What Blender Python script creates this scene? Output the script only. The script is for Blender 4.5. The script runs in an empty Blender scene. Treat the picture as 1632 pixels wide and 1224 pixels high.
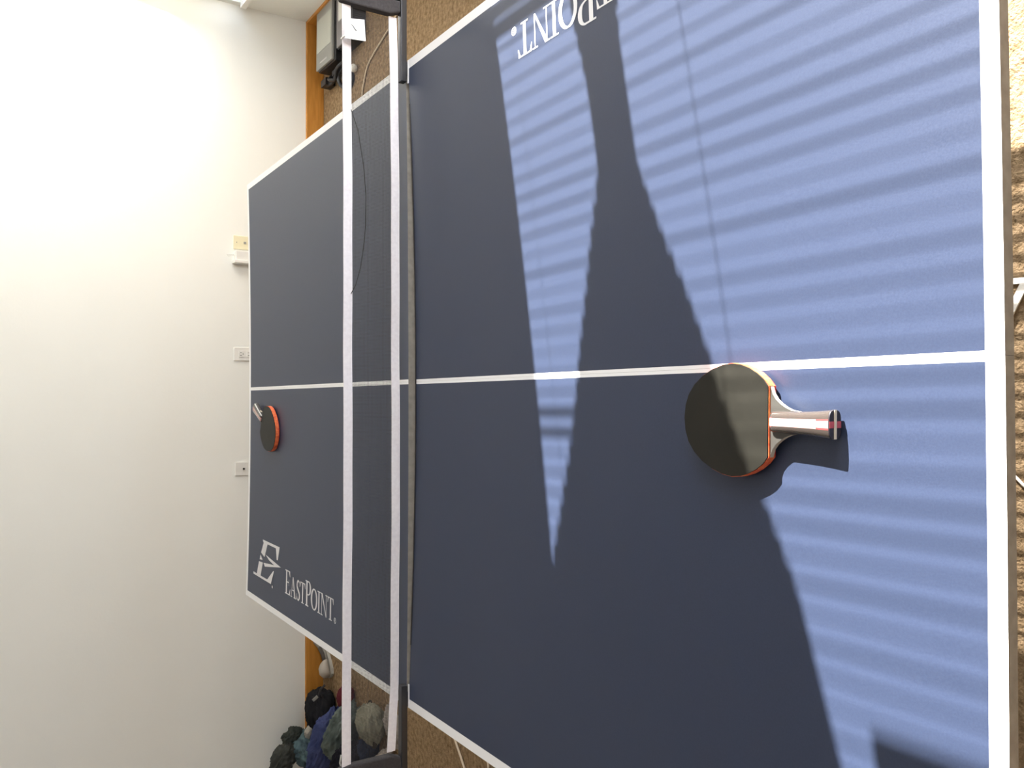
import bpy, bmesh, math, random
from mathutils import Vector, Matrix, noise
R = math.radians
C = bpy.context.scene.collection
S = bpy.context.scene
random.seed(7)

# ------------------------------------------------------------------ camera
F_PX = 1351.1
yaw, pitch, roll = R(1.2777), R(32.689), R(0.5056)
fwd = Vector((math.sin(yaw)*math.cos(pitch), math.cos(yaw)*math.cos(pitch), -math.sin(pitch)))
rt0 = Vector((math.cos(yaw), -math.sin(yaw), 0))
up0 = rt0.cross(fwd)
rt = rt0*math.cos(roll) + up0*math.sin(roll)
up = -rt0*math.sin(roll) + up0*math.cos(roll)
cd = bpy.data.cameras.new('camera')
cam = bpy.data.objects.new('camera', cd); C.objects.link(cam)
cd.sensor_fit = 'HORIZONTAL'; cd.sensor_width = 36.0
cd.lens = 36.0*F_PX/1632.0
cd.clip_start = 0.02
# the phone was held upright and the picture is stored on its side: image x = down
m = Matrix((-up, rt, -fwd)).transposed().to_4x4()
m.translation = Vector((-0.0437, -1.8218, 0.8729+0.76))
cam.matrix_world = m
S.camera = cam

# ------------------------------------------------------------------ light
SUN_AZ = 0.172            # the sunlight drifts this far along -Y for each metre along -X
SUN_K = 0.562             # and falls this far in z
world = bpy.data.worlds.new('sky'); S.world = world
world.use_nodes = True
wn = world.node_tree
bgn = wn.nodes['Background']
bgn.inputs[0].default_value = (0.62, 0.78, 1.0, 1); bgn.inputs[1].default_value = 3.5
sd = bpy.data.lights.new('sun', 'SUN'); sun = bpy.data.objects.new('sun', sd); C.objects.link(sun)
sd.energy = 54.0; sd.angle = R(0.30); sd.color = (1.0, 0.97, 0.93)
sdir = Vector((-1, -SUN_AZ, -SUN_K)).normalized()
sun.rotation_euler = (-sdir).to_track_quat('Z', 'Y').to_euler()
sun.location = (6, 1, 4)

def area(name, loc, sx, sy, power, col, aim):
    d = bpy.data.lights.new(name, 'AREA'); o = bpy.data.objects.new(name, d); C.objects.link(o)
    d.shape = 'RECTANGLE'; d.size = sx; d.size_y = sy; d.energy = power; d.color = col
    o.location = loc
    o.rotation_euler = (-Vector(aim)).to_track_quat('Z', 'Y').to_euler()
    return o
# daylight standing in the window openings
area('daylight_by_the_corner', (1.99, 1.92, 1.42), 1.7, 1.25, 38, (1.0, 0.98, 0.95), (-1, 0.0, 0.15))
area('daylight_at_the_blinds', (1.99, -1.3, 1.45), 1.6, 2.1, 92, (0.95, 0.97, 1.0), (-1, 0.5, 0.3))

S.view_settings.view_transform = 'Standard'
S.view_settings.look = 'None'
S.view_settings.exposure = 0.0
S.view_settings.gamma = 1.0
S.view_settings.use_curve_mapping = False
S.cycles.max_bounces = 10
S.cycles.diffuse_bounces = 6
S.cycles.transparent_max_bounces = 16
S.cycles.use_denoising = True
S.cycles.sample_clamp_indirect = 6.0

# ------------------------------------------------------------------ helpers
class MB:
    """collects shapes in one bmesh"""
    def __init__(s): s.bm = bmesh.new(); s.mi = 0
    def face(s, pts, mi=None):
        vs = [s.bm.verts.new(p) for p in pts]
        f = s.bm.faces.new(vs); f.material_index = s.mi if mi is None else mi
        return f
    def box(s, x0, x1, y0, y1, z0, z1, mi=None, M=None):
        P = [Vector(p) for p in ((x0,y0,z0),(x1,y0,z0),(x1,y1,z0),(x0,y1,z0),(x0,y0,z1),(x1,y0,z1),(x1,y1,z1),(x0,y1,z1))]
        if M: P = [M @ p for p in P]
        v = [s.bm.verts.new(p) for p in P]
        for q in ((3,2,1,0),(4,5,6,7),(0,1,5,4),(1,2,6,5),(2,3,7,6),(3,0,4,7)):
            f = s.bm.faces.new([v[i] for i in q]); f.material_index = s.mi if mi is None else mi
        return s
    def tube(s, pts, r, n=8, mi=None, cap=True, radii=None):
        pts = [Vector(p) for p in pts]; rings = []
        t0 = (pts[1]-pts[0]).normalized()
        ref = Vector((0,0,1)) if abs(t0.z) < 0.9 else Vector((1,0,0))
        a = t0.cross(ref).normalized()
        for i, p in enumerate(pts):
            t = (pts[min(i+1,len(pts)-1)]-pts[max(i-1,0)]).normalized()
            a = (a - t*a.dot(t)).normalized(); b = t.cross(a)
            rr = radii[i] if radii else r
            rings.append([s.bm.verts.new(p+(a*math.cos(k*2*math.pi/n)+b*math.sin(k*2*math.pi/n))*rr) for k in range(n)])
        for A, B in zip(rings, rings[1:]):
            for k in range(n):
                f = s.bm.faces.new((A[k],A[(k+1)%n],B[(k+1)%n],B[k])); f.smooth = True
                f.material_index = s.mi if mi is None else mi
        if cap:
            for rg, flip in ((rings[0],True),(rings[-1],False)):
                f = s.bm.faces.new(rg[::-1] if flip else rg); f.material_index = s.mi if mi is None else mi
        return s
    def prism(s, poly, z0, z1, mi_top=0, mi_side=0, mi_bot=0):
        n = len(poly)
        A = [s.bm.verts.new((p[0],p[1],z0)) for p in poly]; B = [s.bm.verts.new((p[0],p[1],z1)) for p in poly]
        s.bm.faces.new(B).material_index = mi_top
        s.bm.faces.new(A[::-1]).material_index = mi_bot
        for i in range(n):
            f = s.bm.faces.new((A[i],A[(i+1)%n],B[(i+1)%n],B[i])); f.material_index = mi_side
        return s
    def build(s, name, mats, parent=None, bevel=0, smooth=False, weld=False):
        if weld: bmesh.ops.remove_doubles(s.bm, verts=s.bm.verts, dist=1e-5)
        me = bpy.data.meshes.new(name); s.bm.to_mesh(me); s.bm.free()
        for q in (mats if isinstance(mats, (list, tuple)) else [mats]): me.materials.append(q)
        if smooth:
            for p in me.polygons: p.use_smooth = True
        o = bpy.data.objects.new(name, me); C.objects.link(o)
        if parent: o.parent = parent
        if bevel:
            b = o.modifiers.new('bevel', 'BEVEL'); b.width = bevel; b.segments = 2; b.limit_method = 'ANGLE'
            b.angle_limit = R(40)
        return o

def tag(o, label=None, cat=None, group=None, kind=None):
    if label: o['label'] = label
    if cat: o['category'] = cat
    if group: o['group'] = group
    if kind: o['kind'] = kind
    return o
def empty(name, loc, rz=0):
    o = bpy.data.objects.new(name, None); C.objects.link(o)
    o.location = loc; o.rotation_euler = (0, 0, rz); o.empty_display_size = 0.05
    return o
def struct(o): o['kind'] = 'structure'; return o

def mat(name, col, rough=0.5, metal=0.0, coat=0.0, spec=0.5, coat_rough=0.1):
    m = bpy.data.materials.new(name); m.use_nodes = True
    b = m.node_tree.nodes['Principled BSDF']
    b.inputs['Base Color'].default_value = (*col, 1); b.inputs['Roughness'].default_value = rough
    b.inputs['Metallic'].default_value = metal; b.inputs['Coat Weight'].default_value = coat
    b.inputs['Coat Roughness'].default_value = coat_rough
    b.inputs['Specular IOR Level'].default_value = spec
    return m
def noisy(m, c1, c2, scale=20, detail=4, bump=0.0, bscale=None, stretch=(1,1,1), rough_var=None, bdist=0.01):
    nt = m.node_tree; N = nt.nodes; L = nt.links; b = N['Principled BSDF']
    tc = N.new('ShaderNodeTexCoord'); mp = N.new('ShaderNodeMapping'); mp.inputs['Scale'].default_value = stretch
    L.new(tc.outputs['Object'], mp.inputs['Vector'])
    n = N.new('ShaderNodeTexNoise'); n.inputs['Scale'].default_value = scale; n.inputs['Detail'].default_value = detail
    L.new(mp.outputs[0], n.inputs['Vector'])
    r = N.new('ShaderNodeValToRGB'); r.color_ramp.elements[0].position = 0.3; r.color_ramp.elements[1].position = 0.7
    r.color_ramp.elements[0].color = (*c1, 1); r.color_ramp.elements[1].color = (*c2, 1)
    L.new(n.outputs[0], r.inputs[0]); L.new(r.outputs[0], b.inputs['Base Color'])
    if rough_var:
        mr = N.new('ShaderNodeMapRange'); mr.inputs['To Min'].default_value = rough_var[0]; mr.inputs['To Max'].default_value = rough_var[1]
        L.new(n.outputs[0], mr.inputs['Value']); L.new(mr.outputs[0], b.inputs['Roughness'])
    if bump:
        n2 = N.new('ShaderNodeTexNoise'); n2.inputs['Scale'].default_value = bscale or scale; n2.inputs['Detail'].default_value = detail
        L.new(mp.outputs[0], n2.inputs['Vector'])
        bp = N.new('ShaderNodeBump'); bp.inputs['Strength'].default_value = bump; bp.inputs['Distance'].default_value = bdist
        L.new(n2.outputs[0], bp.inputs['Height']); L.new(bp.outputs[0], b.inputs['Normal'])
    return m

# ------------------------------------------------------------------ materials
m_wall = noisy(mat('wall_paint', (.76,.73,.67), .9, spec=.2), (.825,.828,.785), (.84,.843,.80), 3, 3, .15, 90, bdist=.002)
m_wall2 = noisy(mat('dimmed_wall_paint', (.4,.37,.33), .9, spec=.2), (.58,.565,.53), (.61,.59,.56), 3, 3, .15, 90, bdist=.002)  # unseen walls, darkened to cut the light they bounce back
m_ceil = mat('ceiling_paint', (.74,.73,.71), .95)
m_carpet = noisy(mat('brown_carpet', (.3,.2,.1), 1.0, spec=.05), (.175,.115,.060), (.38,.265,.155), 55, 6, .8, 160, bdist=.008)
m_base = noisy(mat('orange_wood', (.5,.22,.05), .42), (.46,.19,.028), (.60,.27,.05), 9, 5, 0, stretch=(1,1,8))
m_blue = noisy(mat('navy_table_paint', (.08,.1,.2), .42, spec=.36), (.0255,.0355,.068), (.030,.0415,.077), 420, 2, .10, 900, rough_var=(.38,.5), bdist=.0006)
m_line = mat('white_line_paint', (.80,.80,.80), .45)
m_edge = noisy(mat('table_board_edge', (.24,.22,.19), .6), (.20,.18,.155), (.27,.25,.215), 60, 3, 0)
m_under = mat('table_underside', (.10,.09,.08), .8)
m_letter = mat('white_lettering_ink', (.66,.66,.67), .4)
m_black = mat('black_plastic', (.012,.012,.014), .4)
m_blackmetal = mat('black_painted_steel', (.022,.021,.023), .38)
m_blackcloth = noisy(mat('black_nylon', (.03,.028,.03), .8), (.028,.025,.027), (.045,.04,.042), 200, 2, .2, 400, bdist=.001)
m_tape = noisy(mat('white_net_tape', (.78,.74,.76), .75), (.72,.68,.70), (.80,.765,.78), 120, 3, .3, 500, bdist=.001)
m_thread = mat('dark_net_thread', (.035,.035,.04), .8)
m_string = mat('black_string', (.01,.01,.012), .8)
m_blind = mat('white_blind_slat', (.82,.80,.76), .3)
m_pleat = mat('shadow_pleat_cloth', (.30,.28,.27), .9)
m_frame = mat('bronze_window_frame', (.10,.08,.085), .45)
m_sill = mat('white_sill_paint', (.8,.78,.73), .5)
m_cream = mat('ivory_plastic', (.78,.72,.50), .4)
m_whitepl = mat('white_plastic', (.78,.77,.73), .35)
m_grey = mat('grey_plastic', (.30,.30,.28), .45)
m_steel = mat('painted_leg_steel', (.05,.05,.055), .4)
glass = bpy.data.materials.new('window_glass'); glass.use_nodes = True
_n = glass.node_tree.nodes; _l = glass.node_tree.links; _n.clear()
_o = _n.new('ShaderNodeOutputMaterial'); _mx = _n.new('ShaderNodeMixShader'); _t = _n.new('ShaderNodeBsdfTransparent')
_g = _n.new('ShaderNodeBsdfGlossy'); _g.inputs['Roughness'].default_value = 0.0
_mx.inputs[0].default_value = .06
_l.new(_t.outputs[0], _mx.inputs[1]); _l.new(_g.outputs[0], _mx.inputs[2]); _l.new(_mx.outputs[0], _o.inputs[0])

# ------------------------------------------------------------------ room
XL, XR, YN, YF, ZC = -3.7, 2.02, -3.3, 2.64, 2.5
T = .14
MB().box(XL-T, XR+T, YN-T, YF+T, -.1, 0).build('floor', m_carpet)['kind'] = 'structure'
MB().box(XL-T, XR+T, YN-T, YF+T, ZC, ZC+.1).build('ceiling', m_ceil)['kind'] = 'structure'
struct(MB().box(XL-T, XR+T, YF, YF+T, 0, ZC).build('wall_back', m_wall))
struct(MB().box(XL-T, XL, YN, YF, 0, ZC).build('wall_left', m_wall2))
struct(MB().box(XL-T, XR+T, YN-T, YN, 0, ZC).build('wall_front', m_wall2))
SILL, HEAD = .46, 2.26
W1 = (1.02, 2.60)       # window beside the far corner
W2 = (-2.5, -.115)      # window that throws the sun on the table
w = MB()
w.box(XR, XR+T, YN, YF, 0, SILL-.03)
w.box(XR, XR+T, YN, YF, HEAD, ZC)
w.box(XR, XR+T, YN, W2[0], SILL-.03, HEAD)
w.box(XR, XR+T, W2[1], W1[0], SILL-.03, HEAD)
w.box(XR, XR+T, W1[1], YF, SILL-.03, HEAD)
struct(w.build('wall_right', m_wall))
b = MB().box(XL, XR, YF-.016, YF, 0, .098)
struct(b.build('baseboard_back', m_base, bevel=.003))
b = MB().box(XR-.016, XR, YN, YF-.016, 0, .098)
struct(b.build('baseboard_right', m_base, bevel=.003))
b = MB().box(XL, XL+.016, YN, YF-.016, 0, .098)
struct(b.build('baseboard_left', m_base, bevel=.003))

def window(n, y0, y1, bars):
    root = empty('window_%d' % n, (XR+T*.7, (y0+y1)/2, SILL)); struct(root)
    def P(mb, name, m, **k):
        o = mb.build(name, m, **k); o.parent = root; o.matrix_parent_inverse = Matrix.Translation(root.location).inverted(); return o
    P(MB().box(XR-.03, XR+T, y0, y1, SILL-.03, SILL), 'window_sill', m_sill, bevel=.003)
    f = MB(); x0, x1 = XR+.09, XR+T
    f.box(x0, x1, y0, y1, SILL, SILL+.04); f.box(x0, x1, y0, y1, HEAD-.012, HEAD)
    f.box(x0, x1, y0, y0+.03, SILL+.04, HEAD-.012); f.box(x0, x1, y1-.03, y1, SILL+.04, HEAD-.012)
    for yb in bars: f.box(x0, x1, yb-.02, yb+.02, SILL+.04, HEAD-.012)
    P(f, 'window_frame', m_frame)
    P(MB().box(XR+.11, XR+.114, y0+.03, y1-.03, SILL+.04, HEAD-.012), 'glass_pane', glass)
    return root, P
r1, P1 = window(1, W1[0], W1[1], [1.8])
r2, P2 = window(2, W2[0], W2[1], [])
# translucent shade added over window 1 to stop the sun and brighten the wall
m_roll = bpy.data.materials.new('added_translucent_shade'); m_roll.use_nodes = True
_n = m_roll.node_tree.nodes; _l = m_roll.node_tree.links; _n.clear()
_o = _n.new('ShaderNodeOutputMaterial'); _mx = _n.new('ShaderNodeMixShader'); _t = _n.new('ShaderNodeBsdfTranslucent')
_g = _n.new('ShaderNodeBsdfDiffuse'); _mx.inputs[0].default_value = .6
_t.inputs[0].default_value = (.8,.78,.72,1); _g.inputs[0].default_value = (.8,.78,.74,1)
_l.new(_t.outputs[0], _mx.inputs[1]); _l.new(_g.outputs[0], _mx.inputs[2]); _l.new(_mx.outputs[0], _o.inputs[0])
P1(MB().box(XR+.03, XR+.032, W1[0]+.01, W1[1]-.01, .64, HEAD-.002), 'added_roller_shade', m_roll)
P1(MB().box(XR+.024, XR+.038, W1[0]+.01, W1[1]-.01, .62, .64), 'shade_bottom_bar', m_frame)

# venetian blind of window 2: slats turned nearly along the sunlight
XB, PITCH, SW = 2.05, .0205, .0125
def fl(z):   # far edge of the shaded wedge, at height z
    K = [(1.50,-.400),(1.58,-.407),(1.69,-.430),(1.735,-.408),(1.783,-.373),(1.836,-.340),(1.878,-.312),(1.963,-.263),(2.025,-.217),(2.105,-.158),(2.2,-.12)]
    for (a,u),(c,v) in zip(K, K[1:]):
        if z <= c: return u+(v-u)*(z-a)/(c-a) if z > a else u
    return K[-1][1]
def fr(z):   # near edge of the shaded wedge
    K = [(1.50,-.532),(1.576,-.530),(1.633,-.514),(1.691,-.502),(1.723,-.520),(1.795,-.558),(1.84,-.588),(1.899,-.620),(2.012,-.684),(2.075,-.719),(2.123,-.731),(2.2,-.752)]
    for (a,u),(c,v) in zip(K, K[1:]):
        if z <= c: return u+(v-u)*(z-a)/(c-a) if z > a else u
    return K[-1][1]
bl = MB(); clo = MB(); k = 0
z = HEAD-.04
def slat(mb, y0, y1, z, ang):
    c, s = math.cos(ang)*SW, math.sin(ang)*SW
    pts = [(-1,0),(-.5,.0006),(0,.0008),(.5,.0006),(1,0)]
    prev = None
    for u, h in pts:
        q = (XB+u*c-h*math.sin(ang), z+u*s+h*math.cos(ang))
        if prev: 
            f = mb.face([(prev[0],y0,prev[1]),(prev[0],y1,prev[1]),(q[0],y1,q[1]),(q[0],y0,q[1])]); f.smooth = True
        prev = q
open_a = R(24.3)
Ysp = -.47
zb = 0.94
while z > zb:
    jit = R(random.uniform(-2.5, 2.5))
    closed = z < 1.53
    a = R(68) if closed else open_a+jit
    a2 = R(50) if (1.92 < z < 1.962) else a
    slat(bl, W2[0]+.01, Ysp, z, a)
    slat(bl, Ysp, W2[1]-.006, z, a2)
    if not closed:   # unseen pleats added before the mullion to cast the stepped wedge, widening upwards
        zz = z-PITCH*.5
        za, zc = z-PITCH, z
        a0, a1, b0, b1 = fr(zz)+.014, fr(zz)+.010, fl(zz)+.002, fl(zz)+.005
        v = [clo.bm.verts.new(p) for p in ((XB+.016,a0,za),(XB+.016,b0,za),(XB+.016,b1,zc),(XB+.016,a1,zc),(XB+.022,a0,za),(XB+.022,b0,za),(XB+.022,b1,zc),(XB+.022,a1,zc))]
        for q in ((0,1,2,3),(7,6,5,4),(0,4,5,1),(1,5,6,2),(2,6,7,3),(3,7,4,0)): clo.bm.faces.new([v[i] for i in q])
    z -= PITCH; k += 1
P2(bl, 'blind_slats', m_blind)
P2(clo, 'added_shadow_pleats', m_pleat)
P2(MB().box(XB-.014, XB+.014, W2[0]+.01, W2[1]-.004, HEAD-.022, HEAD-.001).box(XB+.016, XB+.022, W2[0]+.01, -.785, 2.157, HEAD-.001), 'blind_head_rail', m_blind)
P2(MB().box(XB-.013, XB+.013, W2[0]+.01, W2[1]-.004, zb-.018, zb), 'blind_bottom_rail', m_blind)
c = MB()
for yc in (-.215, -.648, -1.35, -2.1):
    hw_ = .0004 if yc > -.3 else .0008
    c.box(XB+.0125, XB+.0135, yc-hw_, yc+hw_, zb, HEAD-.02)
P2(c, 'blind_ladder_cord', m_whitepl)
P2(MB().box(XR+.075, XR+.085, -.505, -.41, SILL, HEAD), 'window_mullion', m_frame)

# ------------------------------------------------------------------ table
TW, TL, TH = .7625, 1.37, .76
def sag(x, y):
    if y < 0: s = .021+(.010-.021)*min(1, -y/TL)
    else: s = .006+(.011-.006)*min(1, y/TL)
    return -s*(1-(x/TW)**2)
table = empty('table_tennis_table', (0, 0, 0))
tag(table, 'navy blue table tennis table with white boundary and centre lines, sunlit through blinds', 'table')
def quarter(x0, x1, y0, y1, cut):
    """one of the four boards; border and centre stripe are painted cells"""
    bw, cw, th = .020, .0056, .018
    ins = .00012
    a, b_ = (x0+ins, x1) if x0 == 0 else (x0, x1-ins)
    if x0 == 0: xs = [a, cw] + [cw+(TW-bw-cw)*i/9 for i in range(1,10)] + [TW]
    else: xs = [-TW] + [-TW+bw+(TW-bw-cw)*i/9 for i in range(10)] + [b_]
    if y0 >= 0: ys = [y0+(TL-bw-y0)*i/10 for i in range(11)] + [y1]
    else: ys = [y0, y0+bw] + [y0+bw+(y1-y0-bw)*i/10 for i in range(1,11)]
    mb = MB(); bm = mb.bm
    V = [[bm.verts.new((x, y, TH+sag(x,y))) for x in xs] for y in ys]
    U = [[bm.verts.new((x, y, TH-th+sag(x,y))) for x in xs] for y in ys]
    nx, ny = len(xs), len(ys)
    for j in range(ny-1):
        for i in range(nx-1):
            xm, ym = (xs[i]+xs[i+1])/2, (ys[j]+ys[j+1])/2
            w_ = abs(xm) < cw or abs(xm) > TW-bw or abs(ym) > TL-bw
            f = bm.faces.new((V[j][i],V[j][i+1],V[j+1][i+1],V[j+1][i])); f.material_index = 1 if w_ else 0
            f = bm.faces.new((U[j][i],U[j+1][i],U[j+1][i+1],U[j][i+1])); f.material_index = 3
    for j in range(ny-1):
        for i, fl_ in ((0,True),(nx-1,False)):
            q = (V[j][i],V[j+1][i],U[j+1][i],U[j][i]); f = bm.faces.new(q if fl_ else q[::-1]); f.material_index = 2
    for i in range(nx-1):
        for j, fl_ in ((0,False),(ny-1,True)):
            q = (V[j][i],V[j][i+1],U[j][i+1],U[j][i]); f = bm.faces.new(q if fl_ else q[::-1]); f.material_index = 2
    return mb.build('tabletop_board', [m_blue, m_line, m_edge, m_under], table)
quarter(0, TW, -TL, -.008, 0); quarter(-TW, 0, -TL, -.008, 0)
quarter(0, TW, .002, TL, 0); quarter(-TW, 0, .002, TL, 0)
# short white strips at the net end of the near boards
for s in (-1, 1):
    x0, x1 = sorted((s*.708, s*TW))
    q = MB(); q.box(x0, x1, -.0125, -.008, TH-.001, TH+.0007); q.build('corner_strip', m_line, table)
q = MB(); pr = None
for i in range(41):
    x = -.618+1.278*i/40; zz_ = TH+sag(x, -.008)+.0006
    c_ = [q.bm.verts.new(p) for p in ((x,-.0105,zz_),(x,-.0055,zz_),(x,-.0055,zz_-.012),(x,-.0078,zz_-.012),(x,-.0078,zz_-.0004),(x,-.0105,zz_-.0004))]
    if pr:
        for k_ in range(6): q.bm.faces.new((pr[k_],pr[(k_+1)%6],c_[(k_+1)%6],c_[k_]))
    pr = c_
bmesh.ops.recalc_face_normals(q.bm, faces=q.bm.faces)
q.build('black_joint_strip', m_black, table)  # black strip along the joint between the table halves
# apron under the boards and legs
ap = MB()
for s in (-1, 1):
    for (y0, y1) in ((-1.30,-.05),(.05,1.30)):
        ap.box(s*.70-.012, s*.70+.012, y0, y1, TH-.075, TH-.0185)
for y0 in (-1.30, -.06, .04, 1.28):
    ap.box(-.688, .688, y0, y0+.02, TH-.09, TH-.037)
ap.build('apron_frame', m_steel, table)
for y in (-.80, -.30, .30, 1.05):
    for s in (-1, 1):
        l = MB(); l.tube([(s*.55, y, TH-.037), (s*.55, y, .02)], .016, 12); l.build('leg', m_steel, table)
        f = MB(); f.tube([(s*.55, y, .0), (s*.55, y, .022)], .022, 12)
        fo = f.build('foot_cap', m_black, table)
    l = MB(); l.tube([(-.55, y, .2), (.55, y, .2)], .01, 8); l.build('leg_brace', m_steel, table)

# ---- lettering: letters drawn as polygons, u = reading direction, v = up, cap height 1
def stroke(pts, w):
    """quads along a polyline with per-point widths"""
    out = []; L_ = []; R_ = []
    for i, p in enumerate(pts):
        a = pts[max(i-1,0)]; b = pts[min(i+1,len(pts)-1)]
        d = Vector((b[0]-a[0], b[1]-a[1])).normalized(); n = Vector((-d.y, d.x))
        ww = w[i] if isinstance(w, (list,tuple)) else w
        L_.append((p[0]+n.x*ww/2, p[1]+n.y*ww/2)); R_.append((p[0]-n.x*ww/2, p[1]-n.y*ww/2))
    for i in range(len(pts)-1): out.append([R_[i], R_[i+1], L_[i+1], L_[i]])
    return out
def rect(x0, y0, x1, y1): return [(x0,y0),(x1,y0),(x1,y1),(x0,y1)]
def arc(cx, cy, rx, ry, a0, a1, n=14): return [(cx+rx*math.cos(R(a0+(a1-a0)*i/n)), cy+ry*math.sin(R(a0+(a1-a0)*i/n))) for i in range(n+1)]
th = .045
def lE(): return [rect(.10,0,.24,1), rect(0,0,.62,th), rect(0,1-th,.60,1), rect(.24,.49,.46,.49+th),
                  [(.62,0),(.66,.26),(.62,.26),(.50,th)], [(.60,1),(.62,.76),(.59,.76),(.46,1-th)], [(.46,.38),(.49,.38),(.49,.64),(.46,.64)]], .70
def lA(): return [[(.30,1),(.40,1),(.74,th),(.57,th)], [(.33,1),(.36,.93),(.13,th),(.08,th)], rect(0,0,.24,th), rect(.47,0,.84,th), rect(.20,.33,.56,.33+th)], .86
def lS(): 
    p = arc(.27,.74,.17,.225,35,200,10)+[(.20,.57),(.36,.44)]+arc(.27,.26,.19,.225,35,-160,12)
    w = [.05]*2+[.07,.09,.10,.10,.10,.11,.12,.13,.14]+[.15,.15]+[.14]*5+[.1]*3+[.06]*5
    w = (w+[.06]*99)[:len(p)]
    return stroke(p, w)+[[(.42,.70),(.45,.70),(.45,.97),(.41,.97)], [(.05,.03),(.09,.03),(.08,.32),(.04,.32)]], .55
def lT(): return [rect(.29,0,.43,1), rect(.18,0,.54,th), rect(.02,1-th,.70,1), [(.02,1),(.0,.74),(.03,.74),(.12,1-th)], [(.70,1),(.72,.74),(.69,.74),(.60,1-th)]], .74
def lP(): 
    return [rect(.10,0,.24,1), rect(0,0,.36,th), rect(0,1-th,.34,1), rect(.24,.44,.36,.44+th)] + stroke([(.32,1-th/2)]+arc(.36,.73,.20,.25,80,-80,12)+[(.32,.46)], [.05]+[.05,.06,.08,.11,.13,.145,.15,.145,.13,.11,.08,.06,.05]+[.05]), .64
def lO():
    p = arc(.42,.5,.345,.47,90,450,28); w = [.05+.11*abs(math.cos(R(90+360*i/28))) for i in range(29)]
    return stroke(p, w), .86
def lI(): return [rect(.12,0,.26,1), rect(0,0,.38,th), rect(0,1-th,.38,1)], .42
def lN(): return [rect(.10,0,.15,1), rect(.68,0,.73,1), [(.06,1),(.22,1),(.73,0),(.66,0)], rect(0,0,.26,th), rect(0,1-th,.20,1), rect(.58,1-th,.84,1)], .86
def reg(): 
    p = arc(.5,.5,.42,.42,0,360,20)
    return stroke(p, .12)+[rect(.34,.25,.42,.75), rect(.42,.67,.58,.75), rect(.42,.46,.58,.54), rect(.58,.54,.66,.67), [(.50,.46),(.58,.46),(.68,.25),(.58,.25)]], 1
def lettering(sgn):
    """sgn 1: far half, reads towards -Y with tops towards +X; -1: near half, turned round"""
    mb = MB()
    def put(polys, u0, v0, su, sv, shear=0):
        for pl in polys:
            pts = []
            for u, v in pl:
                U = u0+u*su+v*sv*shear; Vv = v0+v*sv
                x, y = Vv*sgn, -U*sgn
                pts.append((x, y, TH+sag(x, y)+.0006))
            area_ = sum(pts[i][0]*pts[(i+1)%len(pts)][1]-pts[(i+1)%len(pts)][0]*pts[i][1] for i in range(len(pts)))
            mb.face(pts if area_ > 0 else pts[::-1])
    # word from y=.914 to y=.475, baseline x=-.670, capital height .076, small capitals .064
    base = -.670
    word = [(lE,1),(lA,0),(lS,0),(lT,0),(lP,1),(lO,0),(lI,0),(lN,0),(lT,0)]
    sz = {1:.077, 0:.064}
    tot = sum(f()[1]*(sz[c]) for f, c in word)
    kx = (.914-.478)/tot
    u = -.914
    for f, c in word:
        pl, w_ = f(); put(pl, u, base, sz[c]*kx, sz[c]); u += w_*sz[c]*kx
    put(reg()[0], u+.002, base-.002, .018, .017)
    o = mb.build('lettering', m_letter, table)
    # slanted E emblem with a pointed middle arm
    mb = MB()
    def em(pts):
        P = []
        for y, x in pts:
            x2, y2 = x*sgn, y*sgn
            P.append((x2, y2, TH+sag(x2,y2)+.0006))
        a_ = sum(P[i][0]*P[(i+1)%len(P)][1]-P[(i+1)%len(P)][0]*P[i][1] for i in range(len(P)))
        mb.face(P if a_ > 0 else P[::-1])
    em([(1.172,-.532),(.981,-.532),(.983,-.541),(1.165,-.541)])             # top edge
    em([(1.158,-.537),(1.112,-.537),(1.148,-.590),(1.190,-.580)])           # upper stem
    em([(1.020,-.540),(.981,-.534),(.998,-.578),(1.010,-.578)])             # top serif
    em([(1.138,-.579),(.963,-.596),(1.035,-.6005),(1.095,-.5925)])
    em([(1.158,-.611),(1.142,-.622),(.963,-.596),(1.030,-.5995)])            # pointed arm, lower edge
    em([(1.196,-.588),(1.170,-.603),(1.205,-.606)])                          # small wedge
    em([(1.213,-.614),(1.166,-.612),(1.190,-.662),(1.236,-.662)])           # lower stem
    em([(1.279,-.661),(1.070,-.661),(1.066,-.669),(1.277,-.669)])           # bottom edge
    em([(1.110,-.661),(1.068,-.668),(1.036,-.620),(1.046,-.622)])           # bottom serif
    p = arc(1.052,-.676,.006,.005,0,360,10)
    em(p[:-1])
    mb.build('emblem', m_letter, table)
lettering(1); lettering(-1)

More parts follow.
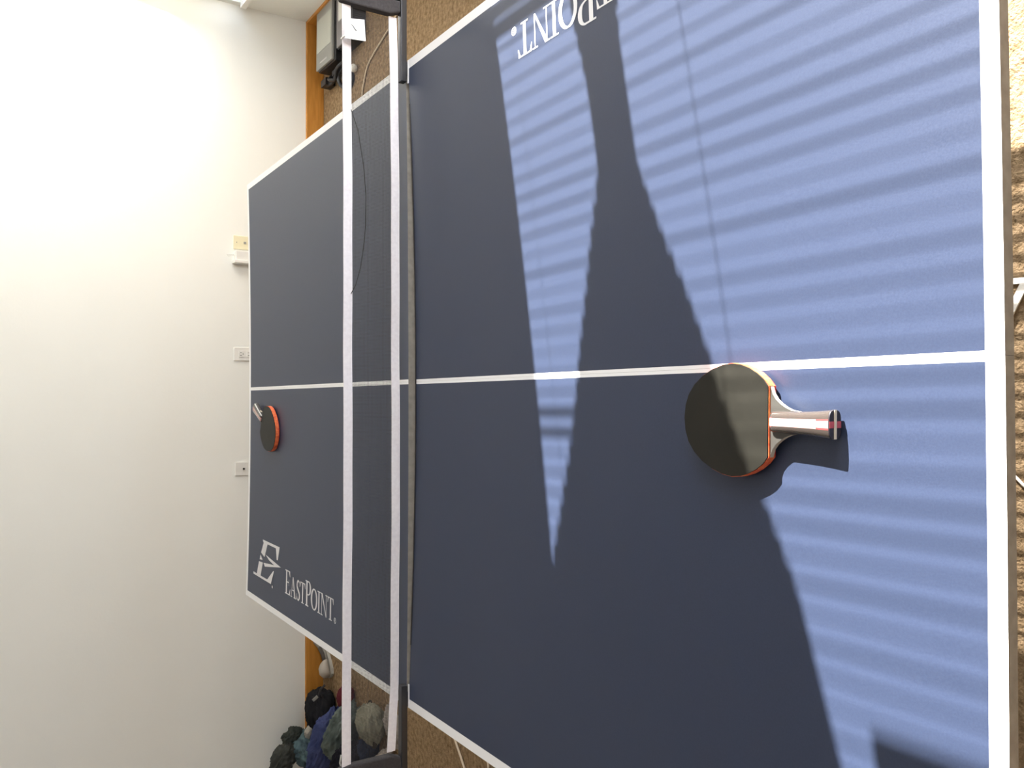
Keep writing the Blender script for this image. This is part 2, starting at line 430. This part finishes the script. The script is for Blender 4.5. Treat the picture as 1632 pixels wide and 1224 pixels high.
# ------------------------------------------------------------------ net
net = empty('table_tennis_net', (0, .01, TH))
tag(net, 'dark mesh net with white top and bottom tapes clamped across the middle of the table', 'net')
NY = .010
HW = .862
def wav(x, a=.0012): return a*math.sin(x*9.1+.7)+a*.6*math.sin(x*23.)
def loc(mb, name, m, **k):
    o = mb.build(name, m, **k); o.parent = net; o.matrix_parent_inverse = Matrix.Translation(net.location).inverted(); return o
def ztop(x): return TH+.157-.004*(1-(x/HW)**2)
def zbot(x): return TH+.018-.0045*(1-(x/HW)**2)+(.008 if x < 0 else .002)*max(0, abs(x)-.72)/.14
def band(x0, x1, zf, h, y0, th_, n=70):
    mb = MB(); bm = mb.bm; rows = []
    for i in range(n+1):
        x = x0+(x1-x0)*i/n; z0 = zf(x); y = y0+wav(x)
        rows.append([bm.verts.new(p) for p in ((x,y-th_,z0),(x,y+th_,z0),(x,y+th_,z0+h),(x,y-th_*1.6,z0+h*.5+h*.5))])
    for A, B in zip(rows, rows[1:]):
        for k in range(4): bm.faces.new((A[k],B[k],B[(k+1)%4],A[(k+1)%4])).smooth = False
    bm.faces.new(rows[0]); bm.faces.new(rows[-1][::-1])
    bmesh.ops.recalc_face_normals(bm, faces=bm.faces)
    return mb
loc(band(-HW-.02, HW+.005, lambda x: ztop(x)-.021, .021, NY, .0013), 'top_tape', m_tape)
loc(band(-HW, HW+.004, lambda x: zbot(x), .0205, NY, .0013), 'bottom_tape', m_tape)
nm = MB(); bm = nm.bm
r = .00030; PS = .0031
def thread(p, q):
    d = (q-p).normalized(); a = Vector((0,1,0)); b_ = d.cross(a)
    A = [bm.verts.new(p+a*r*math.cos(t)+b_*r*math.sin(t)) for t in (0, 2.094, 4.189)]
    B = [bm.verts.new(q+a*r*math.cos(t)+b_*r*math.sin(t)) for t in (0, 2.094, 4.189)]
    for k in range(3): bm.faces.new((A[k],A[(k+1)%3],B[(k+1)%3],B[k]))
nx = int(2*HW/PS)
for i in range(nx+1):
    x = -HW+i*PS; y = NY+wav(x)
    thread(Vector((x, y, zbot(x)+.018)), Vector((x, y, ztop(x)-.019)))
nz = 34
for j in range(nz+1):
    t = j/nz; prev = None
    for i in range(61):
        x = -HW+2*HW*i/60
        z_ = (zbot(x)+.0195)*(1-t)+(ztop(x)-.0205)*t
        p = Vector((x, NY+wav(x), z_))
        if prev is not None: thread(prev, p)
        prev = p
loc(nm, 'net_mesh', m_thread)
# black sleeve ends, posts and clamps
for s in (-1, 1):
    def bx(mb, x0, x1, *a): 
        q = sorted((s*x0, s*x1)); return mb.box(q[0], q[1], *a)
    sl = MB(); bm2 = sl.bm
    prof = [(.868,.040),(.868,.139),(.872,.163),(.902,.168),(.905,.010),(.880,.008)]
    A = [bm2.verts.new((s*x, NY-.011, TH+z_)) for x, z_ in prof]; B = [bm2.verts.new((s*x, NY+.011, TH+z_)) for x, z_ in prof]
    bm2.faces.new(A); bm2.faces.new(B[::-1])
    for i in range(6): bm2.faces.new((A[i],B[i],B[(i+1)%6],A[(i+1)%6]))
    bmesh.ops.recalc_face_normals(bm2, faces=bm2.faces)
    loc(sl, 'net_sleeve', m_blackcloth, bevel=.004)
    pt = MB(); pt.tube([(s*.918, NY, TH+.003), (s*.918, NY, TH+.166)], .0125, 16)
    loc(pt, 'post', m_blackmetal)
    cl = MB(); bx(cl, .712, .935, NY-.016, NY+.004, TH+.0005, TH+.016)
    bx(cl, .728, .7625, NY-.013, NY-.0085, TH-.06, TH+.001)
    bx(cl, .715, .7625, NY-.016, NY+.016, TH-.066, TH-.056)
    loc(cl, 'clamp', m_blackmetal, bevel=.002)
    kn = MB(); kn.tube([(s*.74, NY, TH-.10),(s*.74, NY, TH-.0195)], .005, 10); kn.tube([(s*.74, NY, TH-.115),(s*.74, NY, TH-.098)], .016, 14)
    loc(kn, 'clamp_screw', m_black)
# loose black thread hanging in the mesh on the right
st = MB()
st.tube([(.625,NY-.004,TH+.137),(.58,NY-.004,TH+.120),(.50,NY-.004,TH+.106),(.43,NY-.004,TH+.100),(.36,NY-.004,TH+.101),(.31,NY-.004,TH+.106),(.26,NY-.004,TH+.114),(.22,NY-.004,TH+.126),(.20,NY-.004,TH+.137)], .0009, 6)
loc(st, 'loose_thread', m_string)

# paper tag hanging over the net's top tape on the right
tg = empty('paper_tag', (.807, -.006, TH+.16))
tag(tg, 'small square white paper tag hanging from the net top near its right end', 'tag')
def tl(mb, name, m):
    o = mb.build(name, m); o.parent = tg; o.matrix_parent_inverse = Matrix.Translation(tg.location).inverted(); return o
mb = MB(); bm = mb.bm; g = []
c4 = [(.827,.158),(.7815,.156),(.7855,.106),(.835,.109)]
for yy in (-.0062, -.0056):
    g.append([bm.verts.new((x, yy, TH+z_)) for x, z_ in c4])
bm.faces.new(g[0]); bm.faces.new(g[1][::-1])
for i in range(4): bm.faces.new((g[0][i],g[0][(i+1)%4],g[1][(i+1)%4],g[1][i]))
bmesh.ops.recalc_face_normals(bm, faces=bm.faces)
tl(mb, 'paper_sheet', mat('white_paper', (.9,.9,.9), .7))
mb = MB()
for (x, z_, l, a) in ((.8135,.1375,.008,-50),(.8075,.1325,.010,-42),(.8065,.1315,.006,-60)):
    M = Matrix.Translation((x,0,TH+z_)) @ Matrix.Rotation(R(a),4,'Y')
    mb.box(-l/2, l/2, -.0067, -.0063, -.0008, .0008, M=M)
tl(mb, 'ink_mark', m_black)
tl(MB().box(.786,.789,-.0066,.0150,TH+.155,TH+.1585), 'tag_loop', m_whitepl)

# ------------------------------------------------------------------ paddles
m_rub_b = noisy(mat('black_rubber', (.02,.019,.014), .5, spec=.28), (.0075,.007,.0045), (.012,.011,.0075), 26, 6, .05, 300, rough_var=(.48,.62), bdist=.0005)
m_rub_r = mat('red_rubber', (.55,.03,.02), .45)
m_sponge = noisy(mat('orange_red_sponge', (.8,.16,.05), .7), (.62,.07,.03), (.85,.22,.06), 120, 3, .2)
m_ply = noisy(mat('pale_ply', (.62,.52,.38), .55), (.56,.48,.36), (.68,.60,.47), 40, 4, 0, stretch=(1,.1,1))
m_neck = mat('grey_blade_face', (.046,.043,.037), .5)
m_hand = mat('dark_handle_lacquer', (.045,.035,.03), .22, coat=.8, coat_rough=.18)
m_hstripe = mat('glare_handle_stripe', (.46,.27,.24), .25, coat=.8, coat_rough=.18)  # red centre stripe paled to pink, specular glare put into its colour
m_hred = mat('red_handle_stripe', (.42,.05,.05), .3, coat=.6)
m_cap = mat('handle_end_black', (.02,.015,.02), .5)

HALF = [(0,.092),(.018,.090),(.034,.0835),(.048,.072),(.060,.056),(.069,.037),(.0745,.018),(.0765,0),(.0745,-.016),(.070,-.030),(.063,-.044),(.055,-.055),(.046,-.063)]
NECK = [(.046,-.063),(.036,-.0665),(.029,-.072),(.0235,-.079),(.019,-.087),(.0155,-.096),(.0145,-.104)]
def paddle(name, location, rz, label, tilt=R(1.3)):
    root = empty(name, location, 0); root.rotation_euler = (0, 0, rz)
    tag(root, label, 'paddle', 'table tennis paddles')
    T_ = Matrix.Rotation(-tilt, 4, 'X')  # head tip comes down to the table, handle carries the rest
    z0 = .0115
    def B(mb, nm_, m, **k):
        bmesh.ops.recalc_face_normals(mb.bm, faces=mb.bm.faces)
        o = mb.build(nm_, m, root, **k); o.data.transform(T_); return o
    full = HALF + NECK[1:] + [(.0125,-.150),(-.0125,-.150)] + [(-x,y) for x,y in (HALF+NECK[1:])[::-1][:-1]]
    head = HALF + [(-x,y) for x,y in HALF[::-1][:-1]]
    def scl(P, k): return [(x*k, y*k if y > -.062 else y) for x, y in P]
    full = full[::-1]; head = head[::-1]
    mb = MB(); mb.prism(full, z0-.0032, z0+.0032, 0, 1, 0); B(mb, 'blade', [m_neck, m_ply])
    mb = MB(); mb.prism(scl(head,.999), z0+.0032, z0+.0056); B(mb, 'top_sponge', m_sponge)
    mb = MB(); mb.prism([(x*.995, y*.995 if y>-.06 else y+.0008) for x,y in head], z0+.0056, z0+.0072); B(mb, 'top_rubber', m_rub_b, bevel=.0003)
    mb = MB(); mb.prism(scl(head,.999), z0-.0056, z0-.0032); B(mb, 'bottom_sponge', m_sponge)
    mb = MB(); mb.prism(scl(head,.995), z0-.0072, z0-.0056); B(mb, 'bottom_rubber', m_rub_r)
    # red edge band round the head
    mb = MB(); bm = mb.bm; rr = []
    for x, y in head:
        k_ = 1.004
        rr.append([bm.verts.new((x*k_, y*k_, z0-.0056)), bm.verts.new((x*k_, y*k_, z0+.0056)), bm.verts.new((x*.998, y*.998, z0+.0056)), bm.verts.new((x*.998, y*.998, z0-.0056))])
    n_ = len(rr)
    cutl = [i for i in range(n_) if abs(head[i][1]+.063) < 1e-6]
    for i in range(n_):
        j = (i+1)%n_
        if i in cutl and j in cutl: continue
        for k_ in range(4): bm.faces.new((rr[i][k_],rr[j][k_],rr[j][(k_+1)%4],rr[i][(k_+1)%4]))
    B(mb, 'edge_band', m_sponge)
    # flared handle
    mb = MB(); bm = mb.bm
    st_ = [(-.0655,.010,.0072),(-.067,.0130,.0095),(-.071,.0140,.0108),(-.085,.0140,.0112),(-.105,.0142,.0112),(-.125,.0150,.0112),(-.140,.0160,.0113),(-.152,.0172,.0114),(-.158,.0178,.0114)]
    rings = []; NP = 64
    for y, hw, hh in st_:
        ring = []
        for k_ in range(NP):
            a = 2*math.pi*k_/NP; ca, sa = math.cos(a), math.sin(a)
            ex = .62
            ring.append(bm.verts.new((hw*math.copysign(abs(ca)**ex, ca), y, z0+hh*math.copysign(abs(sa)**ex, sa))))
        rings.append(ring)
    for A, Bq in zip(rings, rings[1:]):
        for k_ in range(NP):
            f = bm.faces.new((A[k_],A[(k_+1)%NP],Bq[(k_+1)%NP],Bq[k_])); f.smooth = True
            xm = abs((A[k_].co.x+A[(k_+1)%NP].co.x)/2); zm = abs(A[k_].co.z-z0)
            f.material_index = 1 if xm < .0046 else (2 if xm < .0056 and zm > .004 else 0)
    bm.faces.new(rings[0]).material_index = 0
    B(mb, 'handle', [m_hand, m_hstripe, m_hred])
    y = -.158
    mb = MB(); bm = mb.bm
    A = [bm.verts.new((v[0], y-.0001, v[1])) for v in [(.0178*math.copysign(abs(math.cos(t))**.62, math.cos(t)), z0+.0114*math.copysign(abs(math.sin(t))**.62, math.sin(t))) for t in [2*math.pi*i/32 for i in range(32)]]]
    Bv = [bm.verts.new((v.co.x*.97, y-.0012, z0+(v.co.z-z0)*.95)) for v in A]
    bm.faces.new(Bv)
    for i in range(32): bm.faces.new((A[i],A[(i+1)%32],Bv[(i+1)%32],Bv[i]))
    ec = B(mb, 'handle_end', m_cap)
    mb = MB(); mb.box(-.004,.004,y-.0015,y-.0008,z0-.0105,z0+.0105); s1 = B(mb, 'end_stripe', m_hred)
    mb = MB(); mb.box(-.0174,.0174,y-.0019,y-.0008,z0-.0021,z0+.0021); s2 = B(mb, 'end_ply', m_ply)
    s1.parent = ec; s2.parent = ec
    return root
PB = Matrix
def rest(x, y): return TH+sag(x, y)
p1 = paddle('table_tennis_paddle', (-.0715, -1.0205, rest(-.07,-1.08)+.0005), R(-1.1), 'black and red paddle in the sunlight on the near half of the table')
p2 = paddle('table_tennis_paddle', (-.138, 1.082, rest(-.13,1.1)+.0005), R(154), 'black and red paddle near the far edge of the table, handle towards the wall')

# ------------------------------------------------------------------ wall plates
def plate(name, x, ztop_, kind, label, m=m_whitepl, w_=.07):
    root = empty(name, (x, YF, ztop_-.0575)); tag(root, label, 'wall plate' if kind != 'outlet' else 'outlet')
    MB().box(-w_/2, w_/2, -.007, -.0002, -.0575, .0575).build('cover_plate', m, root, bevel=.002)
    if kind == 'outlet':
        for dz in (-.02, .02):
            o = MB().box(-.017, .017, -.009, -.0066, dz-.014, dz+.014).build('socket', m, root, bevel=.003)
            MB().box(-.008,-.006,-.0096,-.0088,dz-.002,dz+.007).box(.006,.008,-.0096,-.0088,dz-.002,dz+.007).box(-.002,.002,-.0096,-.0088,dz-.010,dz-.006).build('slot', m_black, o)
    if kind == 'coax':
        MB().tube([(0,-.006,0.015),(0,-.014,0.015)], .005, 12).build('connector', m_black, root)
    if kind == 'blank':
        ms = mat('screw_paint', (.4,.37,.28), .4)
        for dz in (.042, -.042): MB().tube([(0,-.006,dz),(0,-.009,dz)], .003, 8).build('screw', ms, root)
        MB().box(-.0055, .0055, -.010, -.006, -.006, .006).build('jack', m_grey, root)
    return root
plate('electrical_outlet', .199, .478, 'outlet', 'white electrical outlet on the far wall behind the middle of the table')
plate('cable_wall_plate', -.396, .470, 'coax', 'white wall plate with one black connector, left of the electrical outlet')
plate('phone_wall_plate', .778, .482, 'blank', 'yellowed ivory wall plate beside the white box on the far wall', m_cream)
bx_ = empty('wall_junction_box', (.700, YF, .42)); tag(bx_, 'white plastic box with a thin wire sticking up, beside the ivory wall plate', 'junction box')
MB().box(-.033, .030, -.045, -.0002, -.06, .060).build('box_body', m_whitepl, bx_, bevel=.004)
MB().box(-.035, -.018, -.052, -.0002, -.06, .069).build('box_side', m_whitepl, bx_, bevel=.003)
MB().tube([(.004,-.030,.060),(.006,-.032,.078),(-.002,-.03,.092),(.006,-.028,.10),(.010,-.02,.085),(.012,-.01,.0605)], .0018, 6).build('wire', m_whitepl, bx_)

# ------------------------------------------------------------------ things on the floor, right corner
ball = MB(); bmesh.ops.create_uvsphere(ball.bm, u_segments=32, v_segments=16, radius=.02)
bo = ball.build('table_tennis_ball', mat('white_celluloid', (.82,.80,.72), .35), smooth=True); bo.location = (1.620, 2.15, .0205)
tag(bo, 'white table tennis ball lying on the carpet behind the right end of the net', 'ball')

sc = empty('flatbed_scanner', (1.85, 2.38, 0), R(-1.5)); tag(sc, 'low grey flatbed device with pale glass top, on the carpet by the far right corner', 'electronic device')
MB().box(-.155, .165, -.115, .125, 0, .072).build('black_base', m_black, sc, bevel=.006)
MB().box(-.150, .160, -.105, .120, .072, .088).build('grey_housing', m_grey, sc, bevel=.004)
MB().box(-.062, .108, -.095, .108, .088, .0895).build('glass_top', mat('pale_glass', (.55,.57,.52), .12, spec=.8), sc)
MB().box(-.128, -.118, -.04, .06, .088, .0892).build('slot', mat('light_grey_plastic', (.5,.5,.48), .4), sc)
rc = empty('disc_player', (1.86, 2.15, 0)); tag(rc, 'black ribbed electronic box with light grey top, on the carpet nearer than the flatbed device', 'electronic device')
MB().box(-.13, .145, -.11, .09, 0, .070).build('ribbed_case', m_black, rc, bevel=.003)
mb = MB()
for i in range(26):
    x = -.125+i*.0104; mb.box(x, x+.004, -.1125, -.1095, .006, .064)
mb.build('rib', m_blackmetal, rc)
MB().box(-.125, .135, -.07, .085, .070, .078).build('grey_top', mat('grey_top_plastic', (.22,.21,.22), .5), rc, bevel=.003)
MB().box(.0, .13, -.05, .05, .078, .081).build('white_panel', m_whitepl, rc)
MB().box(.06, .12, -.1135, -.1095, .02, .05).build('display', mat('pale_green_display', (.35,.36,.26), .3), rc)

def lump(name, loc_, size, m, label, cat, seed=0, rz=0, amp=.22, fold=3.0, group=None, sub=5, tilt=0):
    mb = MB(); bmesh.ops.create_icosphere(mb.bm, subdivisions=sub, radius=1.0)
    sx, sy, sz = size
    Rm = Matrix.Rotation(rz, 3, 'Z') @ Matrix.Rotation(tilt, 3, 'Y')
    for v in mb.bm.verts:
        p = v.co.copy(); q = p*fold*.5+Vector((seed*7.3, seed*1.7, seed*3.1))
        n1 = noise.noise(q); q2 = Vector((p.x*fold*.6, p.y*fold*1.6, p.z*fold*1.6))+Vector((seed*2.9,)*3)
        n2 = 1-2*abs(noise.noise(q2)); n3 = 1-2*abs(noise.noise(q2*2.3))
        n4 = 1-2*abs(noise.noise(q2*4.7))
        k_ = 1+amp*(n1*1.3+(n2-.5)*.8+(n3-.5)*.6+(n4-.5)*.28)
        p = Vector((p.x*k_*sx, p.y*k_*sy, p.z*k_*sz))
        v.co = Rm @ p
    for v in mb.bm.verts: v.co.z = max(v.co.z, -loc_[2]+.001)
    o = mb.build(name, m, smooth=True); o.location = loc_
    if label: tag(o, label, cat, group)
    return o
def cloth(name, c1, c2, sc_=18, rough=.9): return noisy(mat(name, c1, rough, spec=.15), c1, c2, sc_, 4, .3, 260, bdist=.002)
# black tangle of cables
cab = MB()
def crv(pts, n=8):
    out = []
    P = [Vector(p) for p in pts]; P = [P[0]]+P+[P[-1]]
    for i in range(1, len(P)-2):
        for t in range(n):
            t_ = t/n; a, b, c_, d = P[i-1:i+3]
            out.append(.5*((2*b)+(c_-a)*t_+(2*a-5*b+4*c_-d)*t_*t_+(3*b-a-3*c_+d)*t_**3))
    out.append(P[-2]); return out
cab.tube(crv([(1.672,2.27,.02),(1.645,2.33,.03),(1.60,2.33,.022),(1.565,2.29,.012),(1.55,2.235,.012),(1.575,2.19,.012),(1.62,2.20,.014),(1.625,2.245,.02),(1.60,2.27,.03)]), .011, 8)
cab.tube(crv([(1.668,2.48,.03),(1.655,2.50,.045),(1.635,2.46,.03),(1.65,2.40,.02),(1.668,2.36,.035)]), .013, 8)
cab.tube(crv([(1.672,2.42,.02),(1.64,2.41,.05),(1.625,2.35,.04),(1.66,2.30,.05),(1.675,2.22,.04)]), .010, 8)
cab.tube(crv([(1.672,2.25,.03),(1.69,2.20,.05),(1.712,2.19,.03)]), .009, 8)
cab.box(1.628,1.664,2.45,2.52,.001,.055)
cab.box(1.645,1.668,2.31,2.37,.001,.05)
tag(cab.build('cable_bundle', m_black), 'tangled black cables and plugs on the carpet at the left end of the flatbed device', 'cables')
# pale cables on the carpet
cb = MB(); cb.tube(crv([(2.0,1.35,.006),(1.80,1.52,.006),(1.70,1.69,.006),(1.65,1.84,.006),(1.596,1.99,.006),(1.524,2.05,.006),(1.438,2.075,.006),(1.2,2.05,.006),(.9,2.0,.006)]), .0045, 8)
m_tancable = mat('tan_cable_sheath', (.62,.50,.34), .5)
tag(cb.build('tan_cable', m_tancable), 'thin tan cable curving over the carpet behind the right end of the net', 'cable')
cb = MB(); cb.tube(crv([(-1.20,1.32,.005),(-1.39,1.134,.005),(-1.468,1.064,.005),(-1.60,.95,.005),(-1.75,.86,.005)]), .0045, 8)
cb.tube(crv([(-1.25,1.00,.005),(-1.39,.885,.005),(-1.46,.95,.006),(-1.50,1.02,.007)]), .0045, 8)
tag(cb.build('cream_cable', mat('cream_cable_sheath', (.72,.60,.46), .5)), 'cream forked cable on the carpet left of the near half of the table', 'cable')
cb = MB()
mw = mat('white_strap', (.85,.80,.70), .6)
cb.box(.14, .40, -.0055, .0055, 0, .004, M=Matrix.Translation((0.03,-1.04,.001)) @ Matrix.Rotation(R(88),4,'Z') @ Matrix.Translation((-.19,-.142,0)))
p0, p1_ = Vector((.172,-1.03,.006)), Vector((.085,-.985,.006))
d = (p1_-p0); a_ = math.atan2(d.y, d.x)
cb.box(0, d.length, -.007, .007, 0, .004, M=Matrix.Translation(p0) @ Matrix.Rotation(a_,4,'Z'))
tag(cb.build('white_strap', mw), 'white flat strap folded sharply on the carpet under the near table edge', 'strap')
cb = MB(); cb.tube([(-.17,-.985,.004),(-.186,-1.001,.004),(-.215,-1.03,.004),(-.26,-1.075,.004)], .003, 6)
tag(cb.build('thin_cream_cable', mw), 'thin cream cable on the carpet under the near table edge, left of the folded strap', 'cable')

# ------------------------------------------------------------------ heap of clothes and bags on the left
G = 'clothes and bags heaped against the far wall'
lump('backpack', (-1.675, 2.475, .068), (.120,.090,.080), cloth('black_fabric',(.010,.010,.012),(.022,.022,.025)), 'black backpack lying against the far wall, nearest the table of the heap', 'bag', 1, R(14), .15, 2.6)
bpk = bpy.data.objects['backpack']
bq = MB().box(-.02,.02,-.004,.004,-.012,.012, M=Matrix.Rotation(R(40),4,'Y')).build('white_tag', m_whitepl, bpk, bevel=.003); bq.location = (-.085,-.105,.045)
mb = MB(); mb.tube([(0,0,0),(.02,-.01,.012),(.045,-.012,.004),(.06,-.01,-.02)], .006, 8)
bq = mb.build('strap', m_blackcloth, bpk); bq.location = (.10,-.05,.02)
bq = MB().box(-.008,.008,-.003,.003,-.016,.016, M=Matrix.Rotation(R(-35),4,'Y')).build('buckle', m_grey, bpk, bevel=.002); bq.location = (.10,-.055,.05)
bq = MB().tube([(0,0,0),(0,-.004,0)], .014, 16).build('round_badge', mat('badge_grey', (.08,.08,.09), .4), bpk); bq.location = (-.015,-.099,.03)
lump('red_cap', (-1.525, 2.205, .036), (.058,.055,.044), cloth('maroon_fabric',(.075,.012,.018),(.12,.02,.028)), 'dark maroon cap on the carpet in front of the black backpack', 'cap', 2, 0, .10, 2)
lump('blue_jacket', (-1.755, 2.325, .085), (.175,.040,.082), cloth('blue_fabric',(.045,.06,.16),(.085,.105,.24)), 'bright blue jacket crumpled beside the black backpack', 'jacket', 3, R(-14), .22, 3.5, tilt=R(16))
lump('grey_green_jacket', (-1.665, 2.14, .078), (.145,.050,.085), cloth('sage_fabric',(.085,.11,.10),(.15,.18,.165)), 'grey green jacket lying in front of the blue jacket', 'jacket', 4, R(-18), .22, 3.2, tilt=R(14))
lump('black_bag', (-1.76, 1.995, .085), (.095,.065,.095), cloth('dark_fabric',(.008,.008,.012),(.02,.02,.028)), 'black cloth bag with pale straps beside the olive hat', 'bag', 5, R(-10), .2, 3)
bb = bpy.data.objects['black_bag']
for k_, (dx, dz) in enumerate(((.07,.075),(.045,.06))):
    mb = MB(); mb.tube([(0,0,0),(-.03,-.012,.012),(-.06,-.016,.004),(-.085,-.01,-.02)], .0045, 8)
    q = mb.build('strap', mat('pale_strap_%d' % k_, (.45,.44,.42), .7), bb); q.location = (dx, -.045, dz)
hat = lump('olive_hat', (-1.53, 1.835, .062), (.085,.078,.068), cloth('olive_fabric',(.19,.185,.135),(.27,.26,.20)), 'olive beige hat sitting on the carpet behind the left end of the net', 'hat', 6, R(20), .13, 2.6)
q = lump('hat_opening', (0,0,0), (.028,.026,.02), cloth('dark_lining',(.03,.025,.018),(.05,.04,.03)), None, None, 7, 0, .1, 2, sub=3); q.parent = hat; q.location = (-.070,-.045,.0)
q = lump('hat_band', (0,0,0), (.030,.022,.020), bpy.data.materials['dark_lining'], None, None, 8, 0, .1, 2, sub=3); q.parent = hat; q.location = (.062,.045,-.02)
lump('pale_grey_cloth', (-1.50, 1.68, .022), (.085,.055,.026), cloth('pale_grey_fabric',(.25,.22,.19),(.36,.32,.29)), 'pale grey crumpled cloth behind the bottom tape at the left end of the net', 'cloth', 9, R(35), .25, 3.4)
lump('taupe_shoe', (-1.67, 1.735, .04), (.065,.045,.042), cloth('taupe_fabric',(.17,.14,.115),(.34,.29,.25)), 'taupe and pink soft shoe beside the pale grey cloth', 'shoe', 10, R(-30), .15, 2.4)
lump('navy_jeans', (-1.665, 1.90, .045), (.065,.045,.05), cloth('navy_fabric',(.018,.025,.05),(.035,.05,.09)), 'dark navy folded jeans between the black bag and the olive hat', 'jeans', 11, R(-20), .22, 3)
lump('white_cloth', (-1.745, 1.85, .06), (.04,.022,.03), cloth('white_fabric',(.42,.42,.40),(.55,.55,.52)), 'small white cloth on the dark clothes at the left frame edge', 'cloth', 12, 0, .25, 3)
lump('teal_patterned_bag', (-1.845, 2.47, .10), (.10,.075,.115), noisy(mat('teal_pattern',(.02,.06,.08),.8), (.006,.018,.030), (.12,.20,.22), 24, 2, .3, 90, bdist=.003), 'dark teal patterned bag beside the blue jacket against the wall', 'bag', 13, R(10), .22, 3)
lump('charcoal_jacket', (-1.885, 2.50, .262), (.085,.055,.055), cloth('charcoal_fabric',(.035,.038,.034),(.065,.068,.06)), 'charcoal jacket on top of the teal patterned bag', 'jacket', 14, R(-8), .22, 3, tilt=R(28))
lump('dark_green_scarf', (-1.80, 2.535, .195), (.055,.042,.055), cloth('dark_green_fabric',(.03,.036,.03),(.055,.062,.055)), 'dark green scarf between the charcoal jacket and the wall', 'scarf', 15, R(-20), .25, 3, tilt=R(25))
lump('white_sock', (-1.745, 2.43, .152), (.030,.020,.018), cloth('off_white_fabric',(.36,.34,.29),(.50,.47,.41)), 'small off white sock where the backpack meets the teal bag', 'sock', 16, R(-15), .25, 3)
lump('navy_shirt', (-2.04, 2.40, .09), (.10,.09,.10), cloth('blue_black_fabric',(.02,.03,.055),(.05,.075,.12)), 'navy shirt at the left end of the heap below the charcoal jacket', 'shirt', 17, 0, .25, 3)
lump('black_trousers', (-1.93, 2.05, .055), (.08,.09,.062), cloth('soft_black_fabric',(.009,.009,.011),(.02,.02,.022)), 'black trousers at the left frame edge beside the grey green jacket', 'trousers', 18, 0, .25, 3)

# white slip on shoe by the baseboard
sh = empty('white_shoe', (-1.44, 2.535, 0), R(38)); tag(sh, 'white and grey slip-on shoe standing on the carpet against the baseboard', 'shoe')
m_shoe = mat('pale_grey_rubber', (.42,.38,.33), .6); m_in = mat('shoe_lining', (.10,.09,.08), .9)
def shoe_ring(x, w_, z0_, z1, n=16): return [Vector((x, w_*math.cos(2*math.pi*k/n), (z0_+z1)/2+(z1-z0_)/2*math.sin(2*math.pi*k/n))) for k in range(n)]
def loft(rings, name, m, parent, tris=False):
    mb = MB(); bm = mb.bm; V = [[bm.verts.new(p) for p in rg] for rg in rings]; n = len(V[0])
    for A, B in zip(V, V[1:]):
        for k in range(n): bm.faces.new((A[k],A[(k+1)%n],B[(k+1)%n],B[k]))
    bm.faces.new(V[0]); bm.faces.new(V[-1][::-1]); bmesh.ops.recalc_face_normals(bm, faces=bm.faces)
    return mb.build(name, m, parent, smooth=True)
loft([shoe_ring(-.075,.018,.012,.030), shoe_ring(-.070,.030,.010,.050), shoe_ring(-.05,.038,.010,.064), shoe_ring(-.02,.040,.010,.062), shoe_ring(0,.037,.010,.050), shoe_ring(.008,.033,.010,.040)], 'toe_cap', m_shoe, sh)
loft([shoe_ring(.006,.031,.010,.026), shoe_ring(.05,.030,.010,.026), shoe_ring(.09,.033,.010,.036), shoe_ring(.125,.030,.010,.060), shoe_ring(.138,.018,.012,.058)], 'heel', mat('grey_canvas', (.30,.28,.24), .85), sh)
loft([shoe_ring(.0,.026,.024,.030), shoe_ring(.05,.024,.022,.029), shoe_ring(.09,.024,.028,.040)], 'insole', m_in, sh)
mb = MB(); pl = [(-.080,.0),(-.074,.028),(-.05,.041),(-.01,.042),(.05,.034),(.10,.036),(.135,.024),(.142,0)]; pl = pl+[(x,-y) for x,y in pl[::-1][1:-1]]
mb.prism(pl[::-1], 0, .013); bmesh.ops.recalc_face_normals(mb.bm, faces=mb.bm.faces); mb.build('sole', mat('sole_rubber', (.45,.43,.38), .7), sh)
